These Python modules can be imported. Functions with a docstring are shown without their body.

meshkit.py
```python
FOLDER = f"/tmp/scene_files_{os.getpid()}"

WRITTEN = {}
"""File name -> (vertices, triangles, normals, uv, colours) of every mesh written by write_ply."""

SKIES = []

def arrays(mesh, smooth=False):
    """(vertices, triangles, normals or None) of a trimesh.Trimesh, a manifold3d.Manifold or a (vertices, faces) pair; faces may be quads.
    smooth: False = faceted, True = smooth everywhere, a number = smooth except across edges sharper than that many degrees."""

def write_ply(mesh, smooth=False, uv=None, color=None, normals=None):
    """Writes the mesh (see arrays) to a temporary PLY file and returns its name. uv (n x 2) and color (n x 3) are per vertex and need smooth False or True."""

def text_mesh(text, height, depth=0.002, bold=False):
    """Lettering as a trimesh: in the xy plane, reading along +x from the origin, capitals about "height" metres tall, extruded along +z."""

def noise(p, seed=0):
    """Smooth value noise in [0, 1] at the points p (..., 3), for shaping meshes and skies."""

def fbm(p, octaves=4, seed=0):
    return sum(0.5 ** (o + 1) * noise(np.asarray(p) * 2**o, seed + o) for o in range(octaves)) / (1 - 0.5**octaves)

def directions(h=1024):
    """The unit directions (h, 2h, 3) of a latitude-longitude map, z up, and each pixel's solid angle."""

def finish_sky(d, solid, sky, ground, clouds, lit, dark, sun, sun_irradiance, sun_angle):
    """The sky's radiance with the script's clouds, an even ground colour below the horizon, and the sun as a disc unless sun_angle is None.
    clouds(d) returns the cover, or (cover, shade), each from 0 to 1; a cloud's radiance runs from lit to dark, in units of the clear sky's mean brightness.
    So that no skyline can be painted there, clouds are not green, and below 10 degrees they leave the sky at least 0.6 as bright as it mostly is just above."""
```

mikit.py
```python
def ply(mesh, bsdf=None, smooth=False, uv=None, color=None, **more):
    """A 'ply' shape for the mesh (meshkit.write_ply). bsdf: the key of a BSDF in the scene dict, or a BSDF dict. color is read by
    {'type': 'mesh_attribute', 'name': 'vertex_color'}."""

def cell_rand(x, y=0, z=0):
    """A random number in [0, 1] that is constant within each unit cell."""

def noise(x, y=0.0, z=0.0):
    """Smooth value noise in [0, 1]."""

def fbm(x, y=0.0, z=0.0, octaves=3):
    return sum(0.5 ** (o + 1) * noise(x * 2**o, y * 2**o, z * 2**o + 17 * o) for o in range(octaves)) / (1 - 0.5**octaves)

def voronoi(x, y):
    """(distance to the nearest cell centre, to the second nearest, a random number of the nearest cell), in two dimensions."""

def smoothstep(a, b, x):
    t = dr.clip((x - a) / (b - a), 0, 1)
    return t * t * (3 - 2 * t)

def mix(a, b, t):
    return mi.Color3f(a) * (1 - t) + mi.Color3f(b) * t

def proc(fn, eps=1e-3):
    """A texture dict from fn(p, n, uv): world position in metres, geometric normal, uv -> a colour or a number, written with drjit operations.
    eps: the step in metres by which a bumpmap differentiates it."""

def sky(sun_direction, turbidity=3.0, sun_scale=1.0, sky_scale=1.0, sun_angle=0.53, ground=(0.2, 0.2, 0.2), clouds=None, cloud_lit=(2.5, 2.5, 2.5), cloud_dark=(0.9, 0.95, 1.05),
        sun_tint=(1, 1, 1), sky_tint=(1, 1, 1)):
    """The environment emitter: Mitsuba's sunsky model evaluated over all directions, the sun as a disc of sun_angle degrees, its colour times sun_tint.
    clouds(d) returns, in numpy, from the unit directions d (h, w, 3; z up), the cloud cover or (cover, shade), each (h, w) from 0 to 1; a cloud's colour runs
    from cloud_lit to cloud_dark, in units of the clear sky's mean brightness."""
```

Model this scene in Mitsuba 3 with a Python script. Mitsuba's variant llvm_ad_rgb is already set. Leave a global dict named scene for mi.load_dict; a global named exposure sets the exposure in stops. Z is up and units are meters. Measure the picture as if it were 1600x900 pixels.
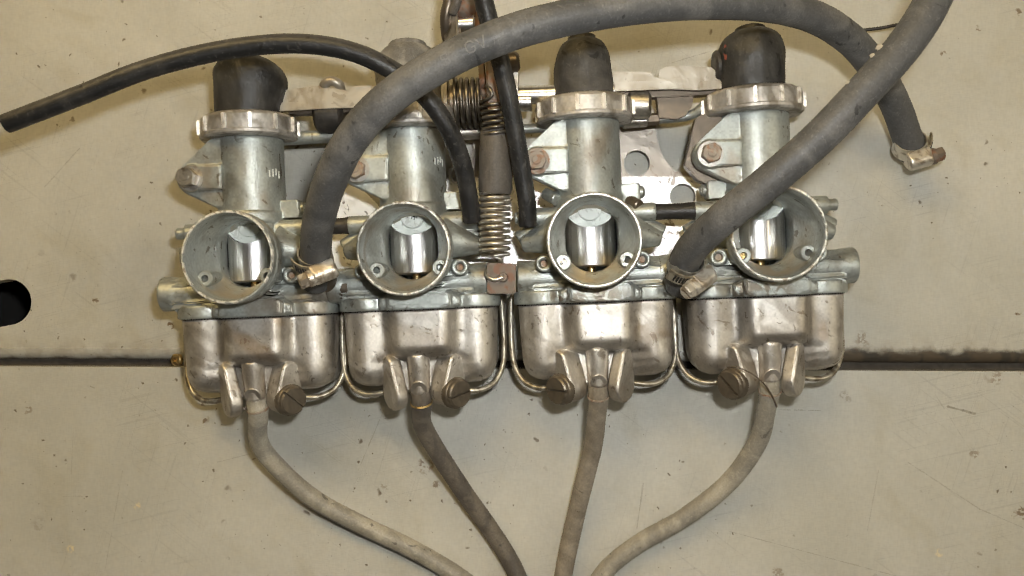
import math, random
import numpy as np, trimesh, shapely, manifold3d as m3
import drjit as dr
import mitsuba as mi, mikit, meshkit
from shapely.geometry import Polygon, Point, box as sbox, LineString
from mikit import noise, fbm, voronoi, smoothstep, mix

random.seed(7); rng = np.random.default_rng(7)
T = mi.ScalarTransform4f
scene, labels = {}, {}
MM = 0.001

# ------------------------------------------------------------------ camera, lamps, exposure
F_PX, H = 1385.6, 0.550
_t = math.atan(55 / F_PX)
FW = np.array([-math.sin(_t), 0, -math.cos(_t)]); UP = np.array([0, 1.0, 0]); RI = np.cross(FW, UP)
EYE = np.array([0, 0, H])
scene['camera'] = {'type': 'perspective', 'fov': 60.0, 'fov_axis': 'x', 'near_clip': 0.02, 'far_clip': 20.0,
                   'to_world': T().look_at(origin=EYE.tolist(), target=(EYE + FW).tolist(), up=[0, 1, 0])}
exposure = 0.0

def lamp(key, w, h, pos, target, rgb):
    m = trimesh.creation.box([w, h, min(w, h) * 0.2])
    scene[key] = mikit.ply(m, {'type': 'diffuse', 'reflectance': {'type': 'rgb', 'value': [.5, .5, .5]}},
                           to_world=T().look_at(origin=pos, target=target, up=[0, 1, 0.01]),
                           emitter={'type': 'area', 'radiance': {'type': 'rgb', 'value': rgb}})

lamp('camera_flash', 0.034, 0.020, [0.042, 0.060, 0.556], [0.0, 0.0, 0.0], [900, 915, 895])
lamp('ceiling_lamp', 1.5, 0.32, [-0.55, 1.15, 1.35], [0, 0, 0], [14.5, 10.5, 4.6])
lamp('ceiling_lamp_001', 1.0, 0.30, [1.3, 0.1, 1.2], [0, 0, 0], [7, 6.2, 4.6])
scene['ambient'] = {'type': 'constant', 'radiance': {'type': 'rgb', 'value': [.05, .042, .032]}}
labels['camera_flash'] = {'label': 'small white flash lamp beside the camera lens', 'category': 'lamp'}
labels['ceiling_lamp'] = {'label': 'long warm ceiling lamp above the back of the bench', 'category': 'lamp'}
labels['ceiling_lamp_001'] = {'label': 'warm ceiling lamp above the right end of the bench', 'category': 'lamp'}


def P(px, py, z_mm):
    """The point of the bench area seen at a pixel of the photograph, z_mm above the bench."""
    d = FW * F_PX + RI * (px - 800) + UP * (450 - py)
    return EYE + d * ((H - z_mm * MM) / -d[2])


# ------------------------------------------------------------------ materials
def rgb(*c): return {'type': 'rgb', 'value': list(c)}

def pr(base, rough, metallic=0.0, bump=None, eps=4e-4, **more):
    b = {'type': 'principled', 'base_color': base if isinstance(base, dict) else mikit.proc(base),
         'roughness': rough if isinstance(rough, (int, float)) else mikit.proc(rough), 'metallic': metallic, **more}
    if bump:
        b = {'type': 'bumpmap', 'arbitrary': mikit.proc(bump, eps), 'scale': 1.0, 'bsdf': b}
    return {'type': 'twosided', 'bsdf': b}

def f3(p, s, o=3):
    x, y, z = (p.x * .80 + p.y * .36 + p.z * .48) * s, (p.y * .80 - p.x * .48 + p.z * .36) * s, (p.z * .80 - p.x * .36 - p.y * .48) * s
    return fbm(x + .7 * dr.sin(y * 1.9 + 1.3) + .25 * dr.sin(z * 4.7), y + .7 * dr.sin(z * 2.1 + .4) + .25 * dr.sin(x * 5.3), z + .7 * dr.sin(x * 1.7 + 2.2), o)
def n3(p, s): return noise(p.x * s, p.y * s, p.z * s)

SCR = [((210, 285), (122, 205)), ]
def seg_px(a, b):
    A, B = P(*a, 0), P(*b, 0)
    return tuple(float(v) for v in (A[0], A[1], B[0], B[1]))
SCRATCH = [(seg_px(a, b), w, k) for a, b, w, k in [
    ((70, 292), (124, 232), 0.35, .35), ((560, 735), (600, 640), 0.3, .35), ((165, 890), (192, 735), 0.35, .25), ((112, 740), (116, 660), .3, .2),
    ((1418, 722), (1530, 795), 0.3, .35), ((1530, 795), (1600, 825), 0.3, .3), ((1140, 830), (1260, 862), 0.3, .35), ((1260, 862), (1420, 905), .3, .35),
    ((1355, 828), (1372, 735), 0.35, .25), ((1460, 615), (1520, 710), .3, .22), ((1480, 635), (1522, 646), .9, .75),
    ((1215, 640), (1282, 641), .3, .5), ((1005, 755), (995, 825), .5, .4), ((340, 722), (395, 708), .3, .3), ((1050, 98), (1110, 80), .35, .35),
    ((515, 830), (560, 745), .3, .16), ((980, 200), (1080, 196), .3, .15), ((100, 775), (130, 775), .4, .3)]]
STAIN = [([float(v) for v in P(px, py, 0)], r, c) for px, py, r, c in [
    (665, 728, 6.5, .7), (680, 755, 3, .7), (603, 758, 3, .4), (1475, 82, 2.6, .9), (1528, 47, 2.2, .8), (1595, 20, 2.5, .8), (1590, 490, 2, .9),
    (215, 788, 3, -.7), (112, 855, 3, -.7), (1465, 862, 3.5, -.6), (1555, 592, 6, .5), (1320, 620, 4, .35), (1345, 530, 5, .5), (1598, 800, 6, .8), (1520, 710, 4, .5),
    (150, 470, 1.5, .8), (268, 508, 2, .9), (45, 640, 3, .5), (350, 525, 4, .5), (320, 655, 3, .8), (1215, 895, 4, .5), (60, 820, 6, .25)]]

def bench_color(p, n, uv):
    big = f3(p, 7, 3)
    c = mix((.365, .357, .318), (.415, .407, .37), smoothstep(.3, .7, big))
    c = c * (.93 + .14 * f3(p, 24, 4))
    # fine rubbed scratches in two directions
    for ca, sa, ln, wd, th in ((.97, .24, 26, 1500, .84), (.30, .95, 34, 1800, .85), (.80, -.60, 22, 1300, .86)):
        u, v = p.x * ca + p.y * sa, p.y * ca - p.x * sa
        c = mix(c, c * .72, smoothstep(th, th + .05, noise(u * ln, v * wd, 3.0)) * smoothstep(.45, .65, f3(p, 17, 2)) * .28)
    fine = noise(p.x * 1500, p.y * 420) * .5 + noise(p.x * 500, p.y * 2200 + 7) * .5
    c = c * (0.93 + 0.14 * fine)
    blot = smoothstep(.52, .78, f3(p, 33, 4))
    c = mix(c, c * mi.Color3f(.90, .87, .79), blot * .45)
    # specks of dirt
    for s, th, k in ((110, .88, .8), (230, .93, .6), (60, .92, .8)):
        d1, d2, r = voronoi(p.x * s + .16 * noise(p.x * s * 6, p.y * s * 6, 1.0), p.y * s + .16 * noise(p.x * s * 6, p.y * s * 6, 9.0))
        dens = smoothstep(.42, .66, f3(p, 13, 2) + .08)
        m = smoothstep(.06 + .09 * noise(r * 9999), .03, d1) * smoothstep(th, th + .03, r)
        c = mix(c, (.085, .06, .035), m * k * dens)
    w = (fbm(p.x * 260, p.y * 260, 1.0, 3) - .5)
    for (ax, ay, bx, by), wd, k in SCRATCH:
        dx, dy = bx - ax, by - ay
        L2 = dx * dx + dy * dy
        t = dr.clip(((p.x - ax) * dx + (p.y - ay) * dy) / L2, 0, 1)
        d = dr.sqrt(dr.square(p.x - ax - t * dx) + dr.square(p.y - ay - t * dy)) + w * .0008
        c = mix(c, (.10, .085, .06), smoothstep(wd * .0011, wd * .0003, dr.abs(d)) * k * (.5 + .5 * noise(t * 14, ax * 99)))
    for q, r, k in STAIN:
        d = dr.sqrt(dr.square(p.x - q[0]) + dr.square(p.y - q[1])) + w * .006
        m = smoothstep(r * .001, r * .00035, d) * smoothstep(.35, .6, fbm(p.x * 700, p.y * 700, 3.0, 2))
        c = mix(c, (.12, .075, .035) if k > 0 else (.62, .50, .28), m * abs(k))
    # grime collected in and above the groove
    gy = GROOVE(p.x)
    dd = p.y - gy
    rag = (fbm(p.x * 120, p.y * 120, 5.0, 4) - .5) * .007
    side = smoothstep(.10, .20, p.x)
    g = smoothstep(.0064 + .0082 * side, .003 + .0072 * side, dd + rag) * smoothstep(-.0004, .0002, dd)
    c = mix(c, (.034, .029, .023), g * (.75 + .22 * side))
    dust = smoothstep(.022, .004, dd + rag * 2) * smoothstep(0, .003, dd) * smoothstep(.4, .6, f3(p, 90, 3))
    c = mix(c, (.15, .105, .06), dust * .3)
    return c

_ga, _gb = P(0, 572, 0).tolist(), P(1600, 580, 0).tolist()
GSL = (_gb[1] - _ga[1]) / (_gb[0] - _ga[0])
def GROOVE(x): return _ga[1] + (x - _ga[0]) * GSL

scene['m_bench'] = pr(bench_color, .5, specular=.35,
                      bump=lambda p, n, uv: .00006 * fbm(p.x * 900, p.y * 900, 0, 2) + .00025 * fbm(p.x * 60, p.y * 60, 0, 2))
scene['m_grime'] = pr(lambda p, n, uv: mix((.055, .047, .038), (.022, .018, .015), f3(p, 220, 3)), .9)
scene['m_dark'] = pr(rgb(.012, .011, .010), .9)

ZST = [([float(v) for v in P(x, y, 60)], r) for x, y, r in ((930, 462, .017), (1185, 452, .016), (1090, 445, .010), (745, 456, .005), (870, 462, .008))]
def zinc_c(p, n, uv):
    d = smoothstep(.45, .72, f3(p, 55, 4))
    c = mix((.36, .382, .362), (.22, .22, .195), d * .75)
    c = mix(c, (.12, .10, .075), smoothstep(.68, .80, f3(p, 210, 3)) * .75)
    c = mix(c, (.20, .14, .085), smoothstep(.62, .8, f3(p, 28, 3)) * .5)
    for q, r in ZST:
        dq = dr.sqrt(dr.square((p.x - q[0]) * .55) + dr.square((p.y - q[1]) * 1.6) + dr.square((p.z - q[2]) * .6))
        c = mix(c, (.15, .12, .085), smoothstep(r, r * .3, dq) * smoothstep(.36, .56, f3(p, 240, 3)) * .85)
    c = mix(c, mix((.72, .70, .64), (.34, .30, .24), smoothstep(.52, .72, f3(p, 330, 2))), smoothstep(.0834, .0846, p.z) * smoothstep(.36, .5, f3(p, 190, 2)))
    return c * (.88 + .24 * n3(p, 900))
scene['m_zinc'] = pr(zinc_c, lambda p, n, uv: .38 + .16 * f3(p, 80, 2), .66,
                     bump=lambda p, n, uv: .00012 * f3(p, 700, 2) + .00025 * f3(p, 90, 2))
def mouth_c(p, n, uv):
    return mix(zinc_c(p, n, uv), (.36, .30, .21), smoothstep(.15, .9, n.y) * smoothstep(.082, .070, p.z) * smoothstep(.3, .6, f3(p, 60, 2)) * .75)
scene['m_mouth'] = pr(mouth_c, .42, .5, bump=lambda p, n, uv: .00010 * f3(p, 700, 2))
def bowl_c(p, n, uv):
    c = mix((.53, .50, .455), (.28, .245, .205), smoothstep(.40, .66, f3(p, 58, 4)) * .65)
    c = mix(c, (.72, .70, .67), smoothstep(.60, .72, f3(p, 75, 3)) * .5)
    c = mix(c, (.13, .10, .07), smoothstep(.66, .78, f3(p, 260, 3)) * .6)
    c = mix(c, (.26, .17, .09), smoothstep(.64, .78, f3(p, 30, 3)) * .5)
    return c * (.9 + .2 * n3(p, 1100))
scene['m_bowl'] = pr(bowl_c, lambda p, n, uv: .40 + .20 * f3(p, 110, 3), .90,
                     bump=lambda p, n, uv: .00007 * f3(p, 900, 2) + .0003 * f3(p, 110, 2))
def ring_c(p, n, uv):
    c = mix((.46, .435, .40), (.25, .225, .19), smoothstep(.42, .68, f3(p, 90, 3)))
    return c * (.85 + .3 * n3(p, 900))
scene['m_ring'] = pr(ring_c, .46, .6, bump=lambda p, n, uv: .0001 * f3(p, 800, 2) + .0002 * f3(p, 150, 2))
scene['m_rib_lit'] = pr(lambda p, n, uv: mix((.78, .75, .70), (.42, .38, .32), smoothstep(.5, .75, f3(p, 200, 3))), .4, .6)  # lighter than the ring: flash highlights on the ribs put into the colour
scene['m_clamp'] = pr(lambda p, n, uv: mix((.62, .58, .51), (.34, .285, .22), smoothstep(.45, .70, f3(p, 190, 3))), .38, .7)
def chrome_c(p, n, uv):
    return mix((.82, .81, .80), (.50, .48, .46), smoothstep(.5, .8, noise(p.x * 1800, p.y * 60, p.z * 60)) * .6)
scene['m_chrome'] = pr(chrome_c, lambda p, n, uv: .25 + .06 * noise(p.x * 900, p.y * 90, p.z * 40), 1.0)
scene['m_pale'] = pr(lambda p, n, uv: mix((.66, .70, .665), (.34, .34, .31), smoothstep(.58, .72, f3(p, 320, 3)) * .5), .55, .05)
def plate_c(p, n, uv):
    c = mix((.95, .94, .90), (.66, .60, .51), smoothstep(.55, .8, f3(p, 60, 4)))
    c = mix(c, (.14, .10, .07), smoothstep(.66, .76, f3(p, 230, 3)) * .8)
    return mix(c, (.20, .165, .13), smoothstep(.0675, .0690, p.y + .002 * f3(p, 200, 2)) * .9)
scene['m_plate'] = pr(plate_c, lambda p, n, uv: .28 + .2 * f3(p, 90, 3), .45, bump=lambda p, n, uv: .0002 * f3(p, 200, 3))
def rust_c(p, n, uv):
    c = mix((.25, .21, .17), (.25, .15, .095), smoothstep(.45, .68, f3(p, 260, 3)))
    return mix(c, (.44, .39, .33), smoothstep(.55, .75, f3(p, 140, 2)) * .7)
def bracket_c(p, n, uv):
    c = mix((.44, .42, .38), (.29, .255, .205), smoothstep(.36, .72, f3(p, 65, 4)))
    return mix(c, (.16, .125, .09), smoothstep(.64, .78, f3(p, 160, 3)) * .4)
scene['m_bracket'] = pr(bracket_c, .38, .55, bump=lambda p, n, uv: .0002 * f3(p, 300, 3))
scene['m_rust'] = pr(rust_c, .6, .35, bump=lambda p, n, uv: .0002 * f3(p, 900, 2))
def steel_c(p, n, uv):
    c = mix((.50, .47, .42), (.22, .19, .15), smoothstep(.45, .75, f3(p, 150, 3)))
    return c * (.85 + .3 * n3(p, 1000))
scene['m_steel'] = pr(steel_c, .34, .9)
def darksteel_c(p, n, uv):
    return mix((.10, .085, .07), (.20, .16, .12), f3(p, 160, 3))
scene['m_darksteel'] = pr(darksteel_c, .4, .8)
def wire_c(p, n, uv):
    return mix((.66, .63, .56), (.34, .30, .24), smoothstep(.45, .75, f3(p, 260, 2)))
scene['m_wire'] = pr(wire_c, .33, .85)
scene['m_brass'] = pr(lambda p, n, uv: mix((.62, .45, .20), (.28, .20, .10), smoothstep(.45, .7, f3(p, 300, 2))), .35, .9)
scene['m_rust_dark'] = pr(lambda p, n, uv: mix((.15, .12, .095), (.17, .085, .05), smoothstep(.42, .66, f3(p, 240, 3))), .6, .3, bump=lambda p, n, uv: .0002 * f3(p, 900, 2))
scene['m_plug'] = pr(lambda p, n, uv: mix((.16, .135, .10), (.085, .07, .055), f3(p, 300, 3)), .42, .6)
def rubber(base, dusty, s=40, amt=.6, rough=.62, wear=.0):
    def c(p, n, uv):
        d = smoothstep(.40, .72, f3(p, s, 4))
        up = smoothstep(-.2, .9, n.y)          # dust settles on the side that lay uppermost on the machine
        k = mix(base, dusty, dr.clip(d * amt + wear * up, 0, 1))
        k = mix(k, tuple(.35 * b for b in base), smoothstep(.72, .8, f3(p, 140, 3)) * .7)
        return mix(k, tuple(1.25 * b for b in dusty), smoothstep(.60, .78, f3(p, 520, 3)) * .22) * (.85 + .3 * n3(p, 1300))
    return pr(c, rough, specular=.4, bump=lambda p, n, uv: .00022 * f3(p, 600, 3) + .0004 * f3(p, 90, 2))
scene['m_hose'] = rubber((.066, .066, .066), (.14, .135, .128), 45, .6, .54)
scene['m_thin_hose'] = rubber((.013, .013, .0135), (.10, .093, .083), 60, .2, .42, .45)
scene['m_boot'] = rubber((.013, .013, .0135), (.055, .052, .047), 60, .45, .5, .12)
scene['m_boot_dusty'] = rubber((.125, .12, .112), (.25, .238, .215), 60, .9, .75, .3)
scene['m_boot_grey'] = rubber((.032, .031, .030), (.085, .08, .073), 60, .6, .6, .2)
scene['m_sleeve'] = rubber((.075, .066, .056), (.11, .095, .08), 80, .7, .6)
scene['m_bail'] = pr(lambda p, n, uv: mix((.44, .41, .34), (.20, .17, .125), smoothstep(.4, .7, f3(p, 200, 3))), .42, .75)
scene['m_coil_dark'] = pr(lambda p, n, uv: mix((.24, .22, .19), (.09, .078, .06), smoothstep(.35, .7, f3(p, 170, 3))), .36, .85)
scene['m_bolt'] = pr(lambda p, n, uv: mix((.44, .42, .385), (.33, .30, .26), smoothstep(.45, .75, f3(p, 300, 3))), .36, .8)
scene['m_black'] = rubber((.022, .021, .02), (.06, .05, .042), 80, .4, .45)
scene['m_drain_pale'] = rubber((.21, .195, .165), (.33, .305, .25), 60, .9, .5)
scene['m_drain_dark'] = rubber((.075, .066, .057), (.13, .112, .09), 60, .8, .5)
scene['m_drain_tan'] = rubber((.165, .142, .112), (.235, .205, .165), 60, .9, .5)
scene['m_red'] = pr(rgb(.17, .045, .03), .7)
scene['m_chalk'] = pr(rgb(.68, .70, .66), .8)
scene['m_lettering'] = pr(rgb(.125, .12, .114), .8)
scene['m_crumb'] = pr(rgb(.36, .32, .25), .9)


# ------------------------------------------------------------------ mesh helpers
def cat(*ms): return trimesh.util.concatenate([m for m in ms])

def put(key, mesh, mat, smooth=35, mat4=None):
    k, i = key, 0
    while k in scene:
        i += 1; k = f'{key}_{i:03d}'
    d = mesh if isinstance(mesh, dict) else mikit.ply(mesh, mat, smooth)
    d = dict(d)
    if mat4 is not None: d['to_world'] = T(mat4.tolist() if hasattr(mat4, 'tolist') else mat4)
    scene[k] = d
    return k

def lab(key, label, cat_=None, group=None, kind=None):
    d = {'label': label}
    if cat_: d['category'] = cat_
    if group: d['group'] = group
    if kind: d['kind'] = kind
    labels[key] = d

def spline(pts, n=12):
    p = np.asarray(pts, float)
    p = np.vstack([2 * p[0] - p[1], p, 2 * p[-1] - p[-2]])
    out = []
    for i in range(1, len(p) - 2):
        for t in np.linspace(0, 1, n, endpoint=False):
            a, b, c, d = p[i - 1:i + 3]
            out.append(.5 * (2 * b + (c - a) * t + (2 * a - 5 * b + 4 * c - d) * t * t + (3 * b - a - 3 * c + d) * t ** 3))
    out.append(p[-2])
    return np.array(out)

def frames(c):
    t = np.gradient(c, axis=0); t /= np.linalg.norm(t, axis=1, keepdims=True)
    a = np.cross(t[0], [0, 0, 1] if abs(t[0][2]) < .9 else [1, 0, 0]); a /= np.linalg.norm(a)
    A = [a]
    for i in range(1, len(c)):
        a = A[-1] - t[i] * (A[-1] @ t[i]); A.append(a / np.linalg.norm(a))
    A = np.array(A)
    return t, A, np.cross(t, A)

def grid_mesh(rows, closed=True, cap0=False, cap1=False):
    """rows (n, k, 3) joined into a sheet, closed round k."""
    rows = np.asarray(rows); n, k = rows.shape[:2]
    i, j = np.meshgrid(np.arange(n - 1), np.arange(k if closed else k - 1), indexing='ij')
    a, b = i * k + j, i * k + (j + 1) % k
    f = np.concatenate([np.stack([a, b, b + k], -1).reshape(-1, 3), np.stack([a, b + k, a + k], -1).reshape(-1, 3)])
    v = rows.reshape(-1, 3)
    j = np.arange(k)
    if cap0:
        f = np.vstack([f, np.stack([(j + 1) % k, j, j * 0 + len(v)], 1)]); v = np.vstack([v, rows[0].mean(0)])
    if cap1:
        o = (n - 1) * k
        f = np.vstack([f, np.stack([o + j, o + (j + 1) % k, j * 0 + len(v)], 1)]); v = np.vstack([v, rows[-1].mean(0)])
    m = trimesh.Trimesh(v, f, process=False)
    if cap0 and cap1 and m.volume < 0: m.invert()
    return m

def tube(c, r, sides=20, bore=None, wob=0.0, seed=0, flat=1.0):
    """A hose or wire along the points c; with bore it is open at both ends with a wall."""
    c = np.asarray(c, float); t, A, B = frames(c)
    th = np.arange(sides) * 2 * np.pi / sides
    r = np.broadcast_to(np.asarray(r, float), (len(c),))
    ring = np.cos(th)[None, :, None] * A[:, None] + np.sin(th)[None, :, None] * B[:, None] * flat
    R = np.repeat(r[:, None], sides, 1)
    if wob:
        R = R * (1 + wob * (meshkit.fbm(c[:, None] * 90 + ring * .6, 3, seed) - .5) * 2)
    rows = list(c[:, None] + ring * R[..., None])
    if bore:
        e = .12 * (1 - bore)
        for i0, s in ((0, 1), (len(c) - 1, -1)):
            q = c[i0] + ring[i0] * (R[i0] * bore)[:, None]
            e1 = c[i0] + ring[i0] * (R[i0] * (1 - e))[:, None] - t[i0] * s * r[i0] * .06
            e2 = c[i0] + ring[i0] * (R[i0] * (bore + e))[:, None] - t[i0] * s * r[i0] * .06
            q2 = q + t[i0] * s * r[i0] * 1.5
            if s == 1: rows = [q2, q, e2, e1] + rows
            else: rows = rows + [e1, e2, q, q2]
        return grid_mesh(rows, True, True, True)
    return grid_mesh(rows, True, True, True)

def rod(a, b, r, sides=24, ch=.15, r2=None):
    """A round bar with chamfered ends, possibly tapered."""
    a, b = np.asarray(a, float), np.asarray(b, float); r2 = r if r2 is None else r2
    L = np.linalg.norm(b - a); d = (b - a) / L
    c1, c2 = min(r * ch, L * .3), min(r2 * ch, L * .3)
    u = np.cross(d, [0, 0, 1] if abs(d[2]) < .9 else [1, 0, 0]); u /= np.linalg.norm(u); w = np.cross(d, u)
    th = np.arange(sides) * 2 * np.pi / sides
    ring = np.cos(th)[:, None] * u + np.sin(th)[:, None] * w
    rows = [a + ring * (r - c1), a + d * c1 + ring * r, b - d * c2 + ring * r2, b + ring * (r2 - c2)]
    return grid_mesh(rows, True, True, True)

def lathe(prof, axis='y', n=64, c0=True, c1=True, rmod=None):
    """Profile of (radius, height) pairs turned about local y or z."""
    th = np.arange(n) * 2 * np.pi / n
    rows = []
    for r, h in prof:
        rr = r * np.ones(n) if rmod is None else r * rmod(th, h)
        x, z = rr * np.cos(th), rr * np.sin(th)
        rows.append(np.stack([x, np.full(n, h), z], 1) if axis == 'y' else np.stack([x, z, np.full(n, h)], 1))
    m = grid_mesh(rows, True, c0, c1)
    return m

def slab(poly, z0, z1, ch=.4):
    """A plate of a shapely outline from z0 to z1 with chamfered upper and lower edges."""
    poly = shapely.simplify(poly, .02)
    parts = []
    M = None
    def man(pg, h):
        loops = [np.asarray(pg.exterior.coords)[:-1]] + [np.asarray(i.coords)[:-1] for i in pg.interiors]
        return m3.Manifold.extrude(m3.CrossSection(loops, m3.FillRule.EvenOdd), h)
    core = man(poly, z1 - z0 - 2 * ch).translate([0, 0, z0 + ch])
    if ch > 0:
        steps = [(1, 0)] if ch < .8 else [(1 - math.cos(a), 1 - math.sin(a)) for a in np.radians((25, 50, 72, 90))]
        for si, sh in steps:
            ins = poly.buffer(-ch * si, join_style=2)
            for g in getattr(ins, 'geoms', [ins]):
                if not g.is_empty: core = core + man(g, z1 - z0 - 2 * ch * sh).translate([0, 0, z0 + ch * sh])
    return tm(core)

def tm(man):
    m = man.to_mesh()
    return trimesh.Trimesh(m.vert_properties[:, :3], m.tri_verts, process=False)

def man(m):
    m = trimesh.Trimesh(np.round(m.vertices, 5), m.faces, process=True)
    if m.volume < 0: m.invert()
    return m3.Manifold(m3.Mesh(vert_properties=np.asarray(m.vertices, np.float32), tri_verts=np.asarray(m.faces, np.uint32)))

def soften(man_, edge, it=10):
    m = tm(man_.refine_to_length(edge))
    m.merge_vertices()
    trimesh.smoothing.filter_taubin(m, lamb=.5, nu=.52, iterations=it)
    return m

def rotm(ax, deg, at=(0, 0, 0)): return trimesh.transformations.rotation_matrix(math.radians(deg), ax, at)
def moved(m, M): m = m.copy(); m.apply_transform(M); return m

def basis(o, x, z):
    """Matrix of a frame at o whose x and z look along the given directions (z first)."""
    z = np.asarray(z, float); z = z / np.linalg.norm(z)
    x = np.asarray(x, float) - z * (np.asarray(x, float) @ z); x = x / np.linalg.norm(x)
    M = np.eye(4); M[:3, 0], M[:3, 1], M[:3, 2], M[:3, 3] = x, np.cross(z, x), z, o
    return M

def hexhead(r, h, dome=.6):
    th = np.arange(6) * np.pi / 3
    hx = Polygon(np.stack([r * np.cos(th), r * np.sin(th)], 1))
    a = man(slab(hx, 0, h, .0)); b = man(lathe([(r * 1.02, -.1), (r * 1.02, h - dome), (r * .84, h)], 'z', 48))
    return tm(a ^ b)


# ------------------------------------------------------------------ the bench
BL, BR, BT, BB = -1.1, 1.1, 1.0, -1.0
def hole_poly():
    a, b = P(-60, 486, 0), P(14, 472, 0)
    return LineString([a[:2], b[:2]]).buffer(.0145, 24)
def bench():
    # rear panel: flat sheet whose front edge rolls down into the groove
    xs = np.linspace(BL, BR, 60)
    prof = []
    R = .0065
    for a in np.linspace(0, 62, 12):
        prof.append((R * (1 - math.sin(math.radians(a))) * 1.1 - .0072, -R * (1 - math.cos(math.radians(a)))))
    y_flat = prof[0][0]
    prof.append((prof[-1][0] - .0007, prof[-1][1] - .003)); prof.append((prof[-1][0] - .0002, -.0074))
    ring = []
    for dy, z in prof:
        ring.append(np.stack([xs, GROOVE(xs) + dy + .0115, np.full_like(xs, z)], 1))
    roll = grid_mesh(np.array(ring), False)
    y0 = y_flat + .0115
    outline = Polygon([(BL, GROOVE(BL) + y0), (BR, GROOVE(BR) + y0), (BR, BT), (BL, BT)])
    h = hole_poly()
    o = outline.difference(h)
    top = trimesh.creation.extrude_polygon(o, .016, engine='earcut'); top.apply_translation([0, 0, -.016])
    put('bench_top', cat(top, roll), 'm_bench', 30)
    lab('bench_top', 'worn beige painted bench top behind the groove, with an oval hole at left', 'bench', kind='structure')
    front = Polygon([(BL, GROOVE(BL)), (BR, GROOVE(BR)), (BR, BB), (BL, BB)])
    put('bench_top_front', slab(front, -.02, .0006, .0008), 'm_bench', 30)
    lab('bench_top_front', 'worn beige painted bench top in front of the long groove', 'bench', kind='structure')
    floor = Polygon([(BL, GROOVE(BL) - .004), (BR, GROOVE(BR) - .004), (BR, GROOVE(BR) + .02), (BL, GROOVE(BL) + .02)])
    put('bench_groove', slab(floor, -.030, -.0075, 0), 'm_grime', False)
    lab('bench_groove', 'dark grimy bottom of the long groove across the bench', 'groove', kind='structure')
    put('bench_dark_sheet', slab(sbox(BL, BB, BR, BT), -.10, -.09, 0), 'm_dark', False)  # added near-black sheet, stands in for the shade below the hole
    lab('bench_dark_sheet', 'near-black sheet added under the bench so the oval hole looks dark', 'bench', kind='structure')
bench()

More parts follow.
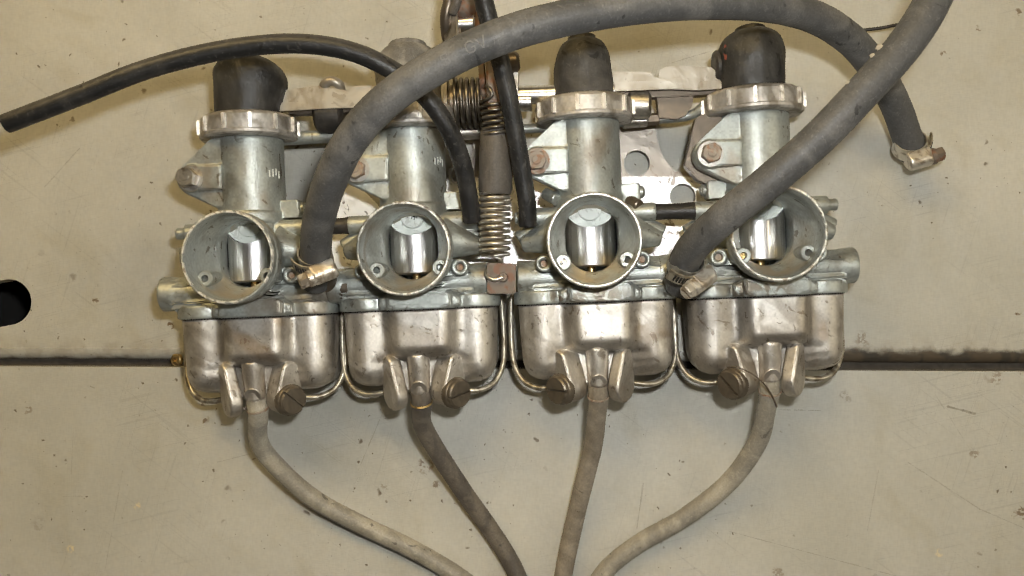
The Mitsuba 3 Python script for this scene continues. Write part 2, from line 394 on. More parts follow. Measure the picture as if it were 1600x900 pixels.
# ------------------------------------------------------------------ carburettor, in its own millimetres: x right, y towards the cap, z towards the camera, origin where slide and throat axes cross
N = 96
TH = np.arange(N) * 2 * np.pi / N
def polar(poly, c=(0, 0), th=TH, R=90):
    out = []
    for a in th:
        q = LineString([c, (c[0] + R * math.cos(a), c[1] + R * math.sin(a))]).intersection(poly.exterior)
        pts = [g for g in getattr(q, 'geoms', [q]) if not g.is_empty]
        d = max(math.hypot(x - c[0], y - c[1]) for g in pts for x, y in g.coords)
        out.append(d)
    return np.array(out)

STAD = LineString([(0.2, 6.8), (0.2, -1.5)]).buffer(14.6, 32)
SR = polar(STAD)
def ring_at(r, z): return np.stack([r * np.cos(TH), r * np.sin(TH), np.full(N, float(z))], 1)

def mouth_rows():
    outer = [(19.5, 6), (20.5, 12), (22.6, 22), (24.4, 28), (25.2, 31), (25.3, 35.2), (24.9, 36), (24.0, 36.5), (23.9, 38.2), (24.9, 38.8), (25.3, 39.5), (25.3, 43.6), (25.0, 44.5), (24.5, 45)]
    rows = [ring_at(np.full(N, r), z) for r, z in outer]
    inner = []
    for z in np.linspace(45, 15, 22):
        t = (45 - z) / 30
        q = min(1, max(0, (t - .30) / .70)); s = q * q * (3 - 2 * q)
        c = 23.7 - 1.2 * min(t * 6, 1)
        inner.append(ring_at(c * (1 - s) + SR * s, z))
    return rows, inner

def make_mouth():
    rows, inner = mouth_rows()
    tail = [ring_at(SR + .2, 12.5), ring_at(SR + .3, 4)]
    return grid_mesh(rows + inner + tail, True)

def funnel_cut():
    _, inner = mouth_rows()
    inner = [ring_at(np.linalg.norm(r[:, :2], axis=1) + .5, r[0, 2]) for r in inner]
    rows = [inner[0] + [0, 0, 5]] + inner + [ring_at(SR + .4, -12)]
    return man(grid_mesh(rows, True, True, True))

def cyl(a, b, r, r2=None, n=48): return man(rod(a, b, r, n, .04, r2))

def bowl_poly(y):
    """Section of the float bowl at height y (mm): x and z."""
    d = max(0, -y - 62) / 14.5
    ins = 12 * (1 - max(0, 1 - min(d, 1) ** 2.5) ** (1 / 2.5))
    taper = (-y - 33) * .045
    lobes = shapely.union_all([Point(-28.5, .5).buffer(14.5, 24), Point(32.5, .5).buffer(13, 24), sbox(-42, -27, 45, .5), sbox(-20, -29, 24, 6)])
    lobes = lobes.buffer(-ins - taper + 3).buffer(-3)
    e = max(0, -y - 52.5) / 9.5
    zf = 22 if e <= 0 else (4 + 18 * math.sqrt(max(0, 1 - min(e, 1) ** 2)))
    bx = sbox(-14.5 + taper, -20, 22 - taper, max(zf, 4)).buffer(-7).buffer(7)
    return shapely.union_all([lobes, bx]).buffer(6).buffer(-6).buffer(-1).buffer(1)

def make_bowl(mirror):
    n = 150; th = np.arange(n) * 2 * np.pi / n; c = (2, -8)
    ys = np.concatenate([np.linspace(-33.2, -52, 8), np.linspace(-53, -62, 14), np.linspace(-62.5, -76.45, 18)])
    rows, rr = [], []
    for y in ys:
        r = polar(bowl_poly(y), c, th)
        r = (np.roll(r, 1) + 2 * r + np.roll(r, -1)) / 4
        rr.append(r)
    rr = np.array(rr)
    for _ in range(4): rr[1:-1] = (rr[:-2] + 2 * rr[1:-1] + rr[2:]) / 4
    for y, r in zip(ys, rr):
        rows.append(np.stack([c[0] + r * np.cos(th), np.full(n, y), c[1] + r * np.sin(th)], 1))
    m = grid_mesh(rows, True, True, True)
    b = man(m)
    # drain column, ears and webs under the box
    sgn = -1 if mirror else 1
    ex = .6
    b = b + cyl((ex, -58, 12), (ex, -80.5, 9.5), 6.6, 5.6)
    b = b + man(trimesh.creation.box([30, 20, 9], trimesh.transformations.translation_matrix([2.5 * sgn, -69, 3.5])))
    def ear(x, ax, thick, r):
        pts = [Point(0, 0).buffer(r, 24), Point(0, 17).buffer(r * .55)]
        tear = shapely.union_all(pts).convex_hull
        e = man(slab(tear, -thick, 0, 1.5))
        M = basis((x, -81, 11.5), np.cross([0, 1, 0], ax), ax)
        return e.transform(M[:3])
    b = b + ear(21.0 * sgn + (0 if sgn > 0 else .5), (.72 * sgn, -.10, .69), 13, 9.0)
    b = b + ear(-16.5 * sgn, (-.80 * sgn, -.10, .60), 7.5, 9.2)
    m = soften(b, 1.4, 7)
    # flat with a dimple cut on the front of the drain column's end
    fl = lathe([(4.6, 0), (4.8, .35), (4.4, .7), (2.2, .75), (1.6, .35)], 'z', 32)
    fl.apply_transform(basis((ex, -77.2, 14.6), (1, 0, 0), (0, -.45, .9)))
    plug_ax = np.array((.72 * sgn, -.10, .69))
    pl = man(lathe([(9.0, -2), (9.0, .8), (8.6, 1.5), (8.2, 1.8), (8.0, 3.6), (7.2, 4.5)], 'z', 48))
    pl = pl - man(trimesh.creation.box([20, 1.5, 3.2], trimesh.transformations.translation_matrix([0, 0, 4.2])).apply_transform(rotm([0, 0, 1], (50, 95, 5, 60)[mirror if isinstance(mirror, int) and mirror > 1 else 0])))
    pl = tm(pl)
    return m, fl, pl, basis((21.0 * sgn + (0 if sgn > 0 else .5), -81, 11.5), (0, 1, 0), plug_ax)

LUG = shapely.union_all([Point(-28.6, 46.6).buffer(9.2, 24), Polygon([(-9, 69), (-17, 69), (-35.2, 53.2), (-37.3, 43.5), (-33, 38.4), (-15.5, 29.5), (-9, 29.5)])]).buffer(-1).buffer(1)
def make_body(xl, xr, knob):
    b = cyl((0, 5, 0), (0, 69.5, 0), 19.3, n=64) + cyl((0, 20, 0), (0, 27, 0), 20.2, n=64)
    b = b + cyl((0, -27, -1), (0, 10, -1), 17, n=48)
    b = b + man(lathe([(18, -14), (21, -4), (21.2, 6), (22.4, 20), (24, 26)], 'z', 64))
    b = b + cyl((xl + 1.5, -18, 5), (xr - 1.5, -18, 5), 9.4)
    for x in (xl, xr):
        s = np.sign(x)
        b = b + cyl((x, -18, 5), (x - s * 9, -18, 5), 10.1, 9.7)
    fl = bowl_poly(-33).buffer(2.2)
    R = rotm([1, 0, 0], 90)          # xz outline -> plate along y
    def plate(pg, y0, y1):
        m = slab(pg, y0, y1, .5); v = m.vertices.copy()
        m.vertices = np.stack([v[:, 0], v[:, 2], v[:, 1]], 1); m.invert()
        return man(m)
    b = b + plate(fl, -33, -25.4)
    hx = np.linspace(-21, 28, 40); hy = -26.2 + 3.4 * np.clip(np.minimum(hx + 21, 28 - hx) / 9, 0, 1) ** 2 * (3 - 2 * np.clip(np.minimum(hx + 21, 28 - hx) / 9, 0, 1))
    b = b + man(slab(Polygon([*zip(hx, hy), (28, -32.6), (-21, -32.6)]).intersection(sbox(-19.5, -40, 26.5, 0)), -20, 20.5, 2.5))
    b = b + man(slab(Polygon([*zip(hx, hy), (28, -32.6), (-21, -32.6)]).intersection(sbox(-14.5, -40, 22, 0)), -20, 24.3, 2.5))
    # lug with pad
    b = b + man(slab(LUG, 8, 15.5, .6)) + man(slab(sbox(-26, 39.5, -11, 54), 9, 18.2, .7)) + cyl((-28.6, 46.6, 9), (-28.6, 46.6, 17), 7.8)
    for s in (-1, 1):
        b = b + cyl((s * 16, 6, 10), (s * 39, 1, 8), 12.5, 4.2) + cyl((s * 26, 12, 2), (s * 41, 4, 2), 5.5, 5)
        b = b + cyl((s * 10, 16.5, 6), (s * 37, 16.5, 6), 5.2) + cyl((s * 36, 16.5, 6), (s * 42.5, 16.5, 6), 3.3)
        b = b + cyl((s * 27, -10.5, 6), (s * 27, -10.5, 21), 4.6) - cyl((s * 27, -10.5, 16), (s * 27, -10.5, 23), 2.1)
        b = b + man(trimesh.creation.box([12, 9, 10], trimesh.transformations.translation_matrix([s * 21, -10.5, 13])))
    b = b + man(trimesh.creation.box([13, 10, 12], trimesh.transformations.translation_matrix([knob * 22.5, 28, 0])))
    b = b - funnel_cut() - man(lathe([(15.3, -17), (15.3, 66)], 'y', 64)) 
    return soften(b, 1.7, 8)

def make_slide():
    s = man(lathe([(13.6, -13), (14.5, -12.2), (14.5, 62)], 'y', 96))
    s = s - man(lathe([(15.6, 5.5), (15.6, 30)], 'z', 96).apply_translation([0, 24.4, 0]))
    return tm(s)

def make_ring():
    body = lathe([(19.4, 69.2), (26.4, 69.2), (27.6, 70.2), (27.6, 71.8), (27.2, 72.4), (27.2, 80.2), (26.2, 81.8), (24.2, 82.8), (18, 83.0)], 'y', 96, False, False)
    ribs = []
    for k in range(12):
        a = (k + .35) * 2 * math.pi / 12
        r = slab(sbox(-1.05, -4.4, 1.05, 4.4).buffer(-.6).buffer(.6), -1.2, 1.7, .4)
        r.apply_transform(basis((27.2 * math.cos(a), 76.4, 27.2 * math.sin(a)), np.cross([0, 1, 0], (math.cos(a), 0, math.sin(a))), (math.cos(a), 0, math.sin(a))))
        if math.sin(a) > -.35: ribs.append(r)
    return body, ribs

def make_boot(kind):
    if kind == 0: prof = [(18.6, 82.4), (19, 85), (20, 92), (20.9, 100), (20.6, 108), (18, 114), (13, 117), (6, 118.6), (.5, 119)]
    elif kind == 1: prof = [(18.6, 82.4), (19, 90), (19, 100), (18.6, 107), (16.8, 113), (13.6, 117), (11.5, 118.2), (11, 120), (9, 121.3), (.5, 121.8)]
    elif kind == 2: prof = [(17, 82.4), (17.4, 86), (17.2, 95), (16.6, 104), (15.4, 110), (12.6, 115), (9, 117.2), (8.4, 119.2), (6, 119.9), (.5, 120)]
    else: prof = [(17.5, 82.4), (18.2, 87), (18.6, 95), (18.6, 103), (17.8, 109), (15.2, 114.4), (11, 117.4), (8.8, 118), (8.3, 119.8), (6, 120.6), (.5, 120.8)]
    q = spline([(r, h, 0) for r, h in prof], 5)[:, :2]
    m = lathe(q, 'y', 56, False, True)
    v = m.vertices
    d = meshkit.fbm(v * .055, 3, kind) - .5
    rad = np.array(v); rad[:, 1] = 0
    k = np.clip((v[:, 1] - 84) / 20, 0, 1)[:, None]
    v = v + rad * d[:, None] * .26 * k
    if kind == 0:
        v[:, 0] += 2.2 * np.clip((v[:, 1] - 84) / 20, 0, 1)
        v[:, 1] -= .16 * np.clip(v[:, 0] - 2, 0, 30) * np.clip((v[:, 1] - 96) / 18, 0, 1)
    if kind == 2: v[:, 1] -= .09 * np.clip(-v[:, 0], 0, 30) * np.clip((v[:, 1] - 96) / 18, 0, 1)
    if kind == 3: v[:, 1] -= .07 * np.clip(-v[:, 0], 0, 30) * np.clip((v[:, 1] - 96) / 18, 0, 1)
    # parting seam
    ang = np.arctan2(v[:, 2], v[:, 0])
    v = v + rad / (np.linalg.norm(rad, axis=1, keepdims=True) + 1e-6) * (.5 * np.exp(-((ang - 1.45) / .04) ** 2))[:, None]
    m.vertices = v
    return m

ALPHA = math.radians(2.44)
ORI = [P(349, 401, 85) + [.0018, -.0002, 0], P(630, 388, 85), P(929, 375, 85), P(1218, 364, 85)]
def carb_matrix(i):
    M = np.eye(4); c, s = math.cos(ALPHA), math.sin(ALPHA)
    M[:3, :3] = np.array([[c, -s, 0], [s, c, 0], [0, 0, 1]]) * MM
    M[:3, 3] = [ORI[i][0], ORI[i][1], .040]
    return M
def W(i, x, y, z):
    """World point of a carburettor's local millimetres."""
    return (carb_matrix(i) @ [x, y, z, 1])[:3]

mouth = mikit.ply(make_mouth(), 'm_mouth', 40)
slide = mikit.ply(make_slide(), 'm_chrome', 25)
ring_b, ring_r = make_ring()
ring_b = mikit.ply(ring_b, 'm_ring', 25); ring_r = [mikit.ply(r, 'm_rib_lit', 25) for r in ring_r]
bowls = {k: make_bowl(k) for k in (0, 1)}
bowl_ply = {k: (mikit.ply(b[0], 'm_bowl', 50), mikit.ply(b[1], 'm_bowl', 30)) for k, b in bowls.items()}
gasket_m = slab(bowl_poly(-33).buffer(.4), -33.4, -32.8, 0)
gasket_m.vertices = gasket_m.vertices[:, [0, 2, 1]]; gasket_m.invert()
gasket = mikit.ply(gasket_m, 'm_dark', False)
disc = mikit.ply(lathe([(6.7, 5.3), (6.7, 8.0), (6.3, 8.5), (.3, 8.5)], 'z', 48, False).apply_translation([0, 19.6, 0]), 'm_pale', 30)
flat_face = mikit.ply(slab(Point(0, 24.4).buffer(15.3, 32).intersection(sbox(-13.3, 11.2, 13.3, 39)), 5.2, 6.0, .1), 'm_pale', 30)
_cr = Point(0, 24.4).buffer(15.3, 40).difference(Point(0, 24.4).buffer(13.9, 40).intersection(sbox(-20, 12.0, 20, 60))).intersection(sbox(-13.9, 0, 13.9, 34))
_cr = max(getattr(_cr, 'geoms', [_cr]), key=lambda g: g.area)
cut_lip = mikit.ply(slab(_cr, 5.8, 8.2, .3), 'm_pale', 30)
needle = mikit.ply(cat(rod((0, -20, 1), (0, -11, 1), 2.3), lathe([(4, -20), (4, -16.8), (2.4, -16.2)], 'y', 24).apply_translation([0, 0, 1])), 'm_brass', 30)
def jet(s):
    m = man(rod((s, -10.6, 14), (s, -10.6, 34), 4.3, 32, .12)) - man(rod((s, -10.6, 27), (s, -10.6, 36), 2.0, 24, 0.02))
    return mikit.ply(tm(m), 'm_zinc', 30)
jets = [jet(-16.6), jet(17.6)]
jet_bits = mikit.ply(lathe([(1.9, 0), (1.9, 3.2), (1.0, 3.2), (.9, 1)], 'z', 24), 'm_brass', 30)
def bail(s):
    pts = [(s * 41, -24, -15), (s * 46.8, -29, -15), (s * 47.9, -40, -14), (s * 48.1, -56, -13), (s * 47.0, -68, -11), (s * 42.5, -77, -8), (s * 35.5, -81, -4), (s * 28, -81.5, -2), (s * 18, -80, -2), (s * 5, -79, -2)]
    return mikit.ply(tube(spline(pts, 8), 1.65, 12), 'm_bail', True)
bails = [bail(-1), bail(1)]
knobs = mikit.ply(cat(rod((24, 28.5, 1), (31.5, 28.5, 1), 3.6, 24, .2), rod((30.5, 28.5, 1), (32.2, 28.5, 1), 2.4, 6, .2)), 'm_zinc', 30)

RAIL = [(-52.3, 44.6), (-49.6, 41.4), (-42.4, 46.0), (-49.7, 51.0)]
HEAD = ['leftmost carburetor, its wide black rubber cap crossed by the thin hose',
        'second carburetor from the left, its dusty tan rubber cap crossed by the big grey hose',
        'third carburetor from the left, right of the spring, with a dark grey cap',
        'rightmost carburetor, its mouth partly covered by a thick hose, black cap marked red']
CK = []
for i in range(4):
    M = carb_matrix(i)
    c = 'carburetor' if i == 0 else f'carburetor_{i:03d}'
    CK.append(c)
    lab(c, HEAD[i], 'carburetor', 'row of four carburetors')
    xl, xr = RAIL[i]
    put(f'{c}__body', make_body(xl, xr, 1 if i < 3 else -1), 'm_zinc', 45, M)
    put(f'{c}__intake_mouth', mouth, None, mat4=M)
    for j in jets: put(f'{c}__intake_mouth__air_jet', j, None, mat4=M)
    if i >= 2:
        B = np.eye(4); B[:3, 3] = [-16.6, -10.6, 26.5]
        put(f'{c}__intake_mouth__jet_insert', jet_bits, None, mat4=M @ B); labels[f'{c}__intake_mouth__jet_insert'] = {'label': 'brass jet in the left air hole of the mouth'}
    put(f'{c}__slide', slide, None, mat4=M)
    for nm, d in (('cutaway', flat_face), ('centre_disc', disc), ('cutaway_lip', cut_lip)): put(f'{c}__slide__{nm}', d, None, mat4=M)
    put(f'{c}__needle', needle, None, mat4=M); labels[f'{c}__needle'] = {'label': 'brass needle below the chrome slide'}
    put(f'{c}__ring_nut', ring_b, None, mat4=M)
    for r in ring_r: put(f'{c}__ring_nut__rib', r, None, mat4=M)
    put(f'{c}__rubber_cap', make_boot(i), ['m_boot', 'm_boot_dusty', 'm_boot_grey', 'm_boot'][i], 40, M)
    k = 0 if i < 2 else 1
    put(f'{c}__float_bowl', bowl_ply[k][0], None, mat4=M)
    put(f'{c}__float_bowl__drain_face', bowl_ply[k][1], None, mat4=M)
    _, _, pl, PM = bowls[k]
    put(f'{c}__float_bowl__drain_plug', pl, 'm_plug', 30, M @ PM @ rotm([0, 0, 1], (0, 52, 38, -8)[i]))
    labels[f'{c}__float_bowl__drain_plug'] = {'label': 'dark brown slotted drain plug'}
    put(f'{c}__gasket', gasket, None, mat4=M)
    for sx in (-27, 27): put(f'{c}__body__screw', rod((sx, -10.5, 14), (sx, -10.5, 19.2), 2.2, 20, .2), 'm_rust', 30, M)
    for b in bails: put(f'{c}__bail_wire', b, None, mat4=M)
    kb = np.eye(4)
    if i == 3: kb[0, 0] = -1
    put(f'{c}__side_screw', knobs, None, mat4=M @ (np.eye(4) if i < 3 else rotm([0, 1, 0], 180)))
    # lug bolt with washer
    tall = (8.5, 5.5, 5.0, 5.5)[i]
    bm = cat(hexhead(5.6, tall, .8).apply_transform(rotm([0, 0, 1], (10, 25, 0, 15)[i])), rod((0, 0, tall - .5), (0, 0, tall + .5), 2.6, 24, .2))
    B = np.eye(4); B[:3, 3] = [-28.6, 46.6, 18.4]
    put(f'{c}__bolt', bm, 'm_steel' if i == 0 else 'm_rust', 25, M @ B)
    B2 = np.eye(4); B2[:3, 3] = [-28.6, 46.6, 16.9]
    put(f'{c}__bolt__washer', lathe([(.5, 0), (7.3, 0), (7.6, .5), (7.2, 1.4), (.5, 1.5)], 'z', 40), 'm_rust' if i == 2 else 'm_bolt', 30, M @ B2)
    if i: labels[f'{c}__bolt'] = {'label': 'rusty hexagon bolt on the side lug'}

# chalk ticks on two towers
def ticks(i, y):
    ms = []
    for k in range(4):
        a = math.radians(40 - 7 * k)
        n = np.array((math.cos(a), 0, math.sin(a)))
        b = slab(sbox(-.45, -1.9 - .5 * (k % 2), .45, 1.9), -.2, .12, .05)
        b.apply_transform(basis(n * 19.35 + [0, y + .6 * (k % 3), 0], np.cross([0, 1, 0], n), n)); ms.append(b)
    put(f'{CK[i]}__chalk_mark', cat(*ms), 'm_chalk', False, carb_matrix(i))
    labels[f'{CK[i]}__chalk_mark'] = {'label': 'white tally strokes on the barrel'}
ticks(0, 48); ticks(1, 50)
red = Point(0, 0).buffer(1, 24); red = shapely.affinity.scale(red, 1.5, 4.4)
rm = slab(red, -.5, .35, .15)
rm.apply_transform(basis((-16.2, 104, 9.8), (.5, 0, .86), (-.86, 0, .5)))
put(f'{CK[3]}__rubber_cap__paint_mark', rm, 'm_red', 30, carb_matrix(3)); labels[f'{CK[3]}__rubber_cap__paint_mark'] = {'label': 'red paint mark on the black rubber cap'}

# ------------------------------------------------------------------ plate and linkage behind the carburetors
def pxpoly(pts, z): return [(P(x, y, z)[0] * 1000, P(x, y, z)[1] * 1000) for x, y in pts]
def pcirc(x, y, r, z): q = P(x, y, z); return Point(q[0] * 1000, q[1] * 1000).buffer(r * (550 - z) / 1386, 24)
Z0 = 10
S3 = np.diag([MM, MM, MM, 1.0])
pl_ = Polygon(pxpoly([(515, 420), (522, 320), (545, 289), (566, 296), (588, 318), (600, 335), (690, 320), (702, 262), (712, 250), (735, 258), (742, 205), (800, 205), (812, 262), (860, 268), (905, 262), (960, 262), (966, 170),
                      (1024, 170), (1026, 215), (1036, 245), (1054, 268), (1078, 268), (1086, 240), (1093, 200), (1115, 180), (1150, 190), (1150, 410)], Z0)).buffer(-1).buffer(1)
for x, y, r in ((1067, 307, 20), (995, 255, 20), (716, 272, 13)): pl_ = pl_.difference(pcirc(x, y, r, Z0))
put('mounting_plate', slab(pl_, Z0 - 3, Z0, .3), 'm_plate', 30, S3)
lab('mounting_plate', 'bright bare metal mounting plate with round holes behind the carburetors', 'plate')
rimm = lathe([(4.6, -2), (5.9, -2), (6.2, .5), (5.6, 1.6), (4.7, 1.2), (4.5, -1.5)], 'z', 40, False, False).apply_translation([*(P(716, 272, Z0)[:2] * 1000), Z0])
put('mounting_plate__grommet', rimm, 'm_chrome', 30, S3)
# bracket of the plate behind the rightmost lug
lg = Polygon(pxpoly([(1090, 190), (1122, 175), (1122, 290), (1092, 278), (1075, 258)], 40)).buffer(3).buffer(-1)
put('mounting_plate__side_lug', slab(lg, 34, 44, .6), 'm_darksteel', 30, S3)
# row of small bosses at the left edge of the third and fourth throat
for n_, (x, y) in enumerate(((862, 308), (990, 318))):
    a = P(x, y, 46)
    put('mounting_plate__screw', rod(a + [-.0035, .0025, -.004], a + [.003, -.002, .004], .0035, 20, .2), 'm_zinc' if n_ == 0 else 'm_darksteel', 30)

def bar_px(name, pts, z0, z1, mat, ch=.5, sm=30):
    return put(name, slab(Polygon(pxpoly(pts, z1)).buffer(-.3).buffer(.3), z0, z1, ch), mat, sm, S3)

bar_px('throttle_bracket', [(432, 142), (500, 133), (540, 141), (552, 134), (604, 132), (604, 166), (520, 168), (432, 173)], 36, 41, 'm_bracket')
lab('throttle_bracket', 'worn steel throttle lever between the first and second rubber caps', 'bracket', 'throttle levers between the caps')
bar_px('throttle_bracket__web', [(450, 178), (448, 150), (604, 150), (612, 172), (520, 176)], 27, 35.6, 'm_darksteel')
bar_px('throttle_bracket__front_strip', [(432, 160), (500, 158), (520, 152), (604, 148), (604, 167), (520, 169), (432, 174)], 41.2, 42.6, 'm_bracket', .3)
put('throttle_bracket__ear', tube(spline([P(505, 140, 37), P(508, 131, 40), P(518, 127, 41), P(529, 131, 40), P(533, 142, 37)], 8), .0028, 16), 'm_bracket', 40)
rl = lathe([(.2, -9), (8, -8.6), (10.5, -6.5), (11, 0), (10.5, 6.5), (8, 8.6), (.2, 9)], 'z', 40)
put('throttle_bracket__roller', rl, 'm_black', 40, basis(P(516, 180, 31), (0, .3, 1), (1, .05, 0)) @ S3)
bar_px('throttle_bracket_001', [(945, 128), (957, 112), (1017, 112), (1021, 121), (1029, 121), (1031, 109), (1040, 104), (1060, 102), (1112, 105), (1122, 112), (1130, 137), (1092, 140), (1050, 138), (945, 142)], 37, 41, 'm_bracket')
lab('throttle_bracket_001', 'worn steel throttle lever between the third and rightmost rubber caps', 'bracket', 'throttle levers between the caps')
bar_px('throttle_bracket_001__front_strip', [(945, 129), (1030, 125), (1062, 121), (1086, 122), (1100, 126), (1130, 126), (1130, 138), (1092, 141), (1050, 139), (945, 143)], 41.2, 43, 'm_bracket', .3)
bar_px('throttle_bracket_001__web', [(950, 150), (956, 126), (1120, 122), (1120, 146), (1040, 152)], 28, 36.6, 'm_darksteel')
bar_px('throttle_bracket_001__tab', [(1026, 145), (1085, 142), (1082, 165), (1072, 180), (1058, 186), (1030, 184)], 24, 34, 'm_darksteel')
put('throttle_bracket_001__spacer', rod(P(980, 165, 33), P(1016, 164, 33), .0085, 28, .2), 'm_steel', 30)
put('throttle_bracket_001__roller', rod(P(1115, 104, 38), P(1126, 103, 38), .0088, 32, .2), 'm_black', 30)

put('throttle_shaft', cat(rod(P(700, 160, 40), P(690, 160, 40) + [.052, 0, 0], .0055, 32, .1), rod(P(800, 150, 40), P(960, 143, 40), .0052, 32, .1)), 'm_chrome', 30)
lab('throttle_shaft', 'polished steel throttle shaft between the spring coil and the third rubber cap', 'shaft')

# choke rod
cr = tube(spline([P(440, 218, 26), P(500, 214, 26), P(600, 208, 26), P(700, 206, 26), P(800, 202, 27), P(900, 197, 27), P(1000, 188, 28), P(1055, 184, 28), P(1078, 180, 29), P(1093, 172, 32), P(1104, 160, 34)], 8), .0028, 16)
put('choke_rod', cr, 'm_zinc', 40)
lab('choke_rod', 'thin grey steel rod running behind all the carburetor barrels, bent at its right end', 'rod')
put('choke_rod__collar', rod(P(715, 207, 27), P(763, 205, 27), .0046, 24, .15), 'm_steel', 30)
put('choke_rod__collar', rod(P(972, 190, 28), P(1011, 187, 28), .0042, 24, .15), 'm_steel', 30)
put('choke_rod__sleeve', rod(P(440, 217, 26), P(590, 209, 26), .0040, 24, .15), 'm_zinc', 30)
put('choke_rod__nut', rod(P(1011, 187, 28), P(1030, 186, 28), .0036, 6, .1), 'm_darksteel', 20)

# torsion spring and throttle pulley
def helix(c, ax, r, turns, pitch, per=28, ph=0.0):
    ax = np.asarray(ax, float) / np.linalg.norm(ax)
    u = np.cross(ax, [0, 0, 1] if abs(ax[2]) < .9 else [1, 0, 0]); u /= np.linalg.norm(u); w = np.cross(ax, u)
    t = np.linspace(0, turns, int(turns * per) + 1)
    a = 2 * np.pi * t + ph
    return np.asarray(c) + ax * (t * pitch)[:, None] + r * (np.cos(a)[:, None] * u + np.sin(a)[:, None] * w)
put('throttle_pulley', cat(rod(P(763, 140, 44), P(778, 139, 44), .0205, 48, .06), rod(P(752, 140, 44), P(790, 139, 44), .0085, 32, .1)), 'm_rust_dark', 30)
lab('throttle_pulley', 'rusty brown throttle pulley under the crossing hoses with a coiled torsion spring', 'pulley')
put('throttle_pulley__torsion_spring', tube(helix(P(708, 162, 40), (1, .02, 0), .0135, 5.5, .0033), .00125, 10), 'm_coil_dark', True)
put('throttle_pulley__hub', rod(P(703, 162, 40), P(758, 160, 40), .0105, 32, .1), 'm_darksteel', 30)
put('throttle_pulley__side_plate', slab(sbox(-9, -19, 9, 18).buffer(-3).buffer(3), 0, 2.6, .4), 'm_steel', 30, basis(P(803, 148, 42), (0, 0, 1), (1, 0, 0)) @ S3)
put('throttle_pulley__side_plate', slab(sbox(-9, -16, 9, 16).buffer(-3).buffer(3), 0, 2.2, .4), 'm_ring', 30, basis(P(695, 168, 34), (0, 0, 1), (1, 0, 0)) @ S3)
put('throttle_pulley__arm', slab(sbox(-3, -16, 3, 12).buffer(-1).buffer(1), -2, 1.5, .5), 'm_rust_dark', 30, basis(P(771, 128, 62), (1, 0, 0), (0, -.1, 1)) @ S3)
put('throttle_pulley__nut', rod(P(783, 99, 52), P(812, 96, 52), .0058, 28, .3), 'm_darksteel', 30)

# cable bracket and links at the top edge
put('cable_bracket', slab(Polygon([(-5, -20), (5, -20), (6, 0), (5, 32), (-5, 32), (-6, 0)]).buffer(1), 0, 2, .4), 'm_darksteel', 30, basis(P(700, 30, 46), (0, 0, 1), (1, .05, 0)) @ S3)
lab('cable_bracket', 'rusty brown cable bracket with linked plates at the top edge above the big hose', 'bracket')
put('cable_bracket__link', slab(LineString([(0, -14), (0, 8)]).buffer(5).difference(Point(0, -10).buffer(2.3)), 0, 1.8, .3), 'm_steel', 30, basis(P(703, 44, 60), (.75, .05, .65), (.6, .0, -.75)) @ S3)
put('cable_bracket__link', slab(LineString([(0, -16), (0, 18)]).buffer(4.2), 0, 1.8, .3), 'm_darksteel', 30, basis(P(716, 45, 55), (0, 0, 1), (1, 0, 0)) @ S3)
put('cable_bracket__link', slab(LineString([(0, -26), (0, 30)]).buffer(6.2), 0, 3.2, .4), 'm_rust_dark', 30, basis(P(743, 42, 50), (0, 0, 1), (1, 0.08, 0)) @ S3)
put('cable_bracket__pin', rod(P(706, 39, 56), P(742, 36, 56), .0042, 24, .2), 'm_chrome', 30)
put('cable_bracket__pin', rod(P(700, 58, 48), P(745, 56, 48), .0030, 20, .2), 'm_steel', 30)
put('cable_bracket__knot', moved(trimesh.creation.icosphere(2, .0072), trimesh.transformations.translation_matrix(P(724, 10, 58))), 'm_rust_dark', True)
put('cable_bracket__rod', tube(spline([P(700, -30, 62), P(702, 0, 62), P(697, 25, 60), P(698, 50, 55), P(702, 68, 48)], 6), .0034, 14), 'm_darksteel', True)
put('cable_bracket__rod', tube(spline([P(716, -30, 66), P(714, 0, 66), P(706, 22, 62)], 6), .0026, 14), 'm_sleeve', True)

# return spring with rubber sleeve
S0, S1 = P(773, 408, 48), P(772, 150, 62)
def S(t): return S0 + (S1 - S0) * t
def sp(px_y, x=773, z=56): return P(x, px_y, z)
coil_lo = helix(sp(397), sp(295) - sp(397), .0078, 11.5, np.linalg.norm(sp(295) - sp(397)) / 11.5, 30)
put('return_spring', tube(coil_lo[::-1], .00115, 10), 'm_wire', True)
lab('return_spring', 'silver coil spring with a brown rubber sleeve, between the two centre carburetors', 'spring')
hook = spline([coil_lo[0], P(772, 400, 56), P(782, 405, 55), P(783, 413, 53), P(774, 421, 52.5), P(762, 424, 54), P(759, 428, 57), P(764, 434, 60), P(774, 437, 60.5), P(786, 433, 60)], 8)
put('return_spring__hook', tube(hook, .00115, 10), 'm_wire', True)
coil_up = helix(P(775, 215, 60), P(771, 158, 62) - P(775, 215, 60), .0066, 6.5, np.linalg.norm(P(771, 158, 62) - P(775, 215, 60)) / 6.5, 30)
put('return_spring__upper_coil', tube(np.vstack([coil_up, spline([coil_up[-1], P(768, 150, 66), P(766, 140, 66), P(760, 134, 64)], 5)[1:]]), .00105, 10), 'm_coil_dark', True)
sl = spline([P(774, 203, 58), P(774, 230, 58), P(774, 260, 57), P(774, 302, 56)], 8)
put('return_spring__sleeve', tube(sl, np.interp(np.linspace(0, 1, len(sl)), [0, .1, .6, .95, 1], [.0078, .0083, .0092, .0094, .0090]), 36, .82), 'm_sleeve', 40)
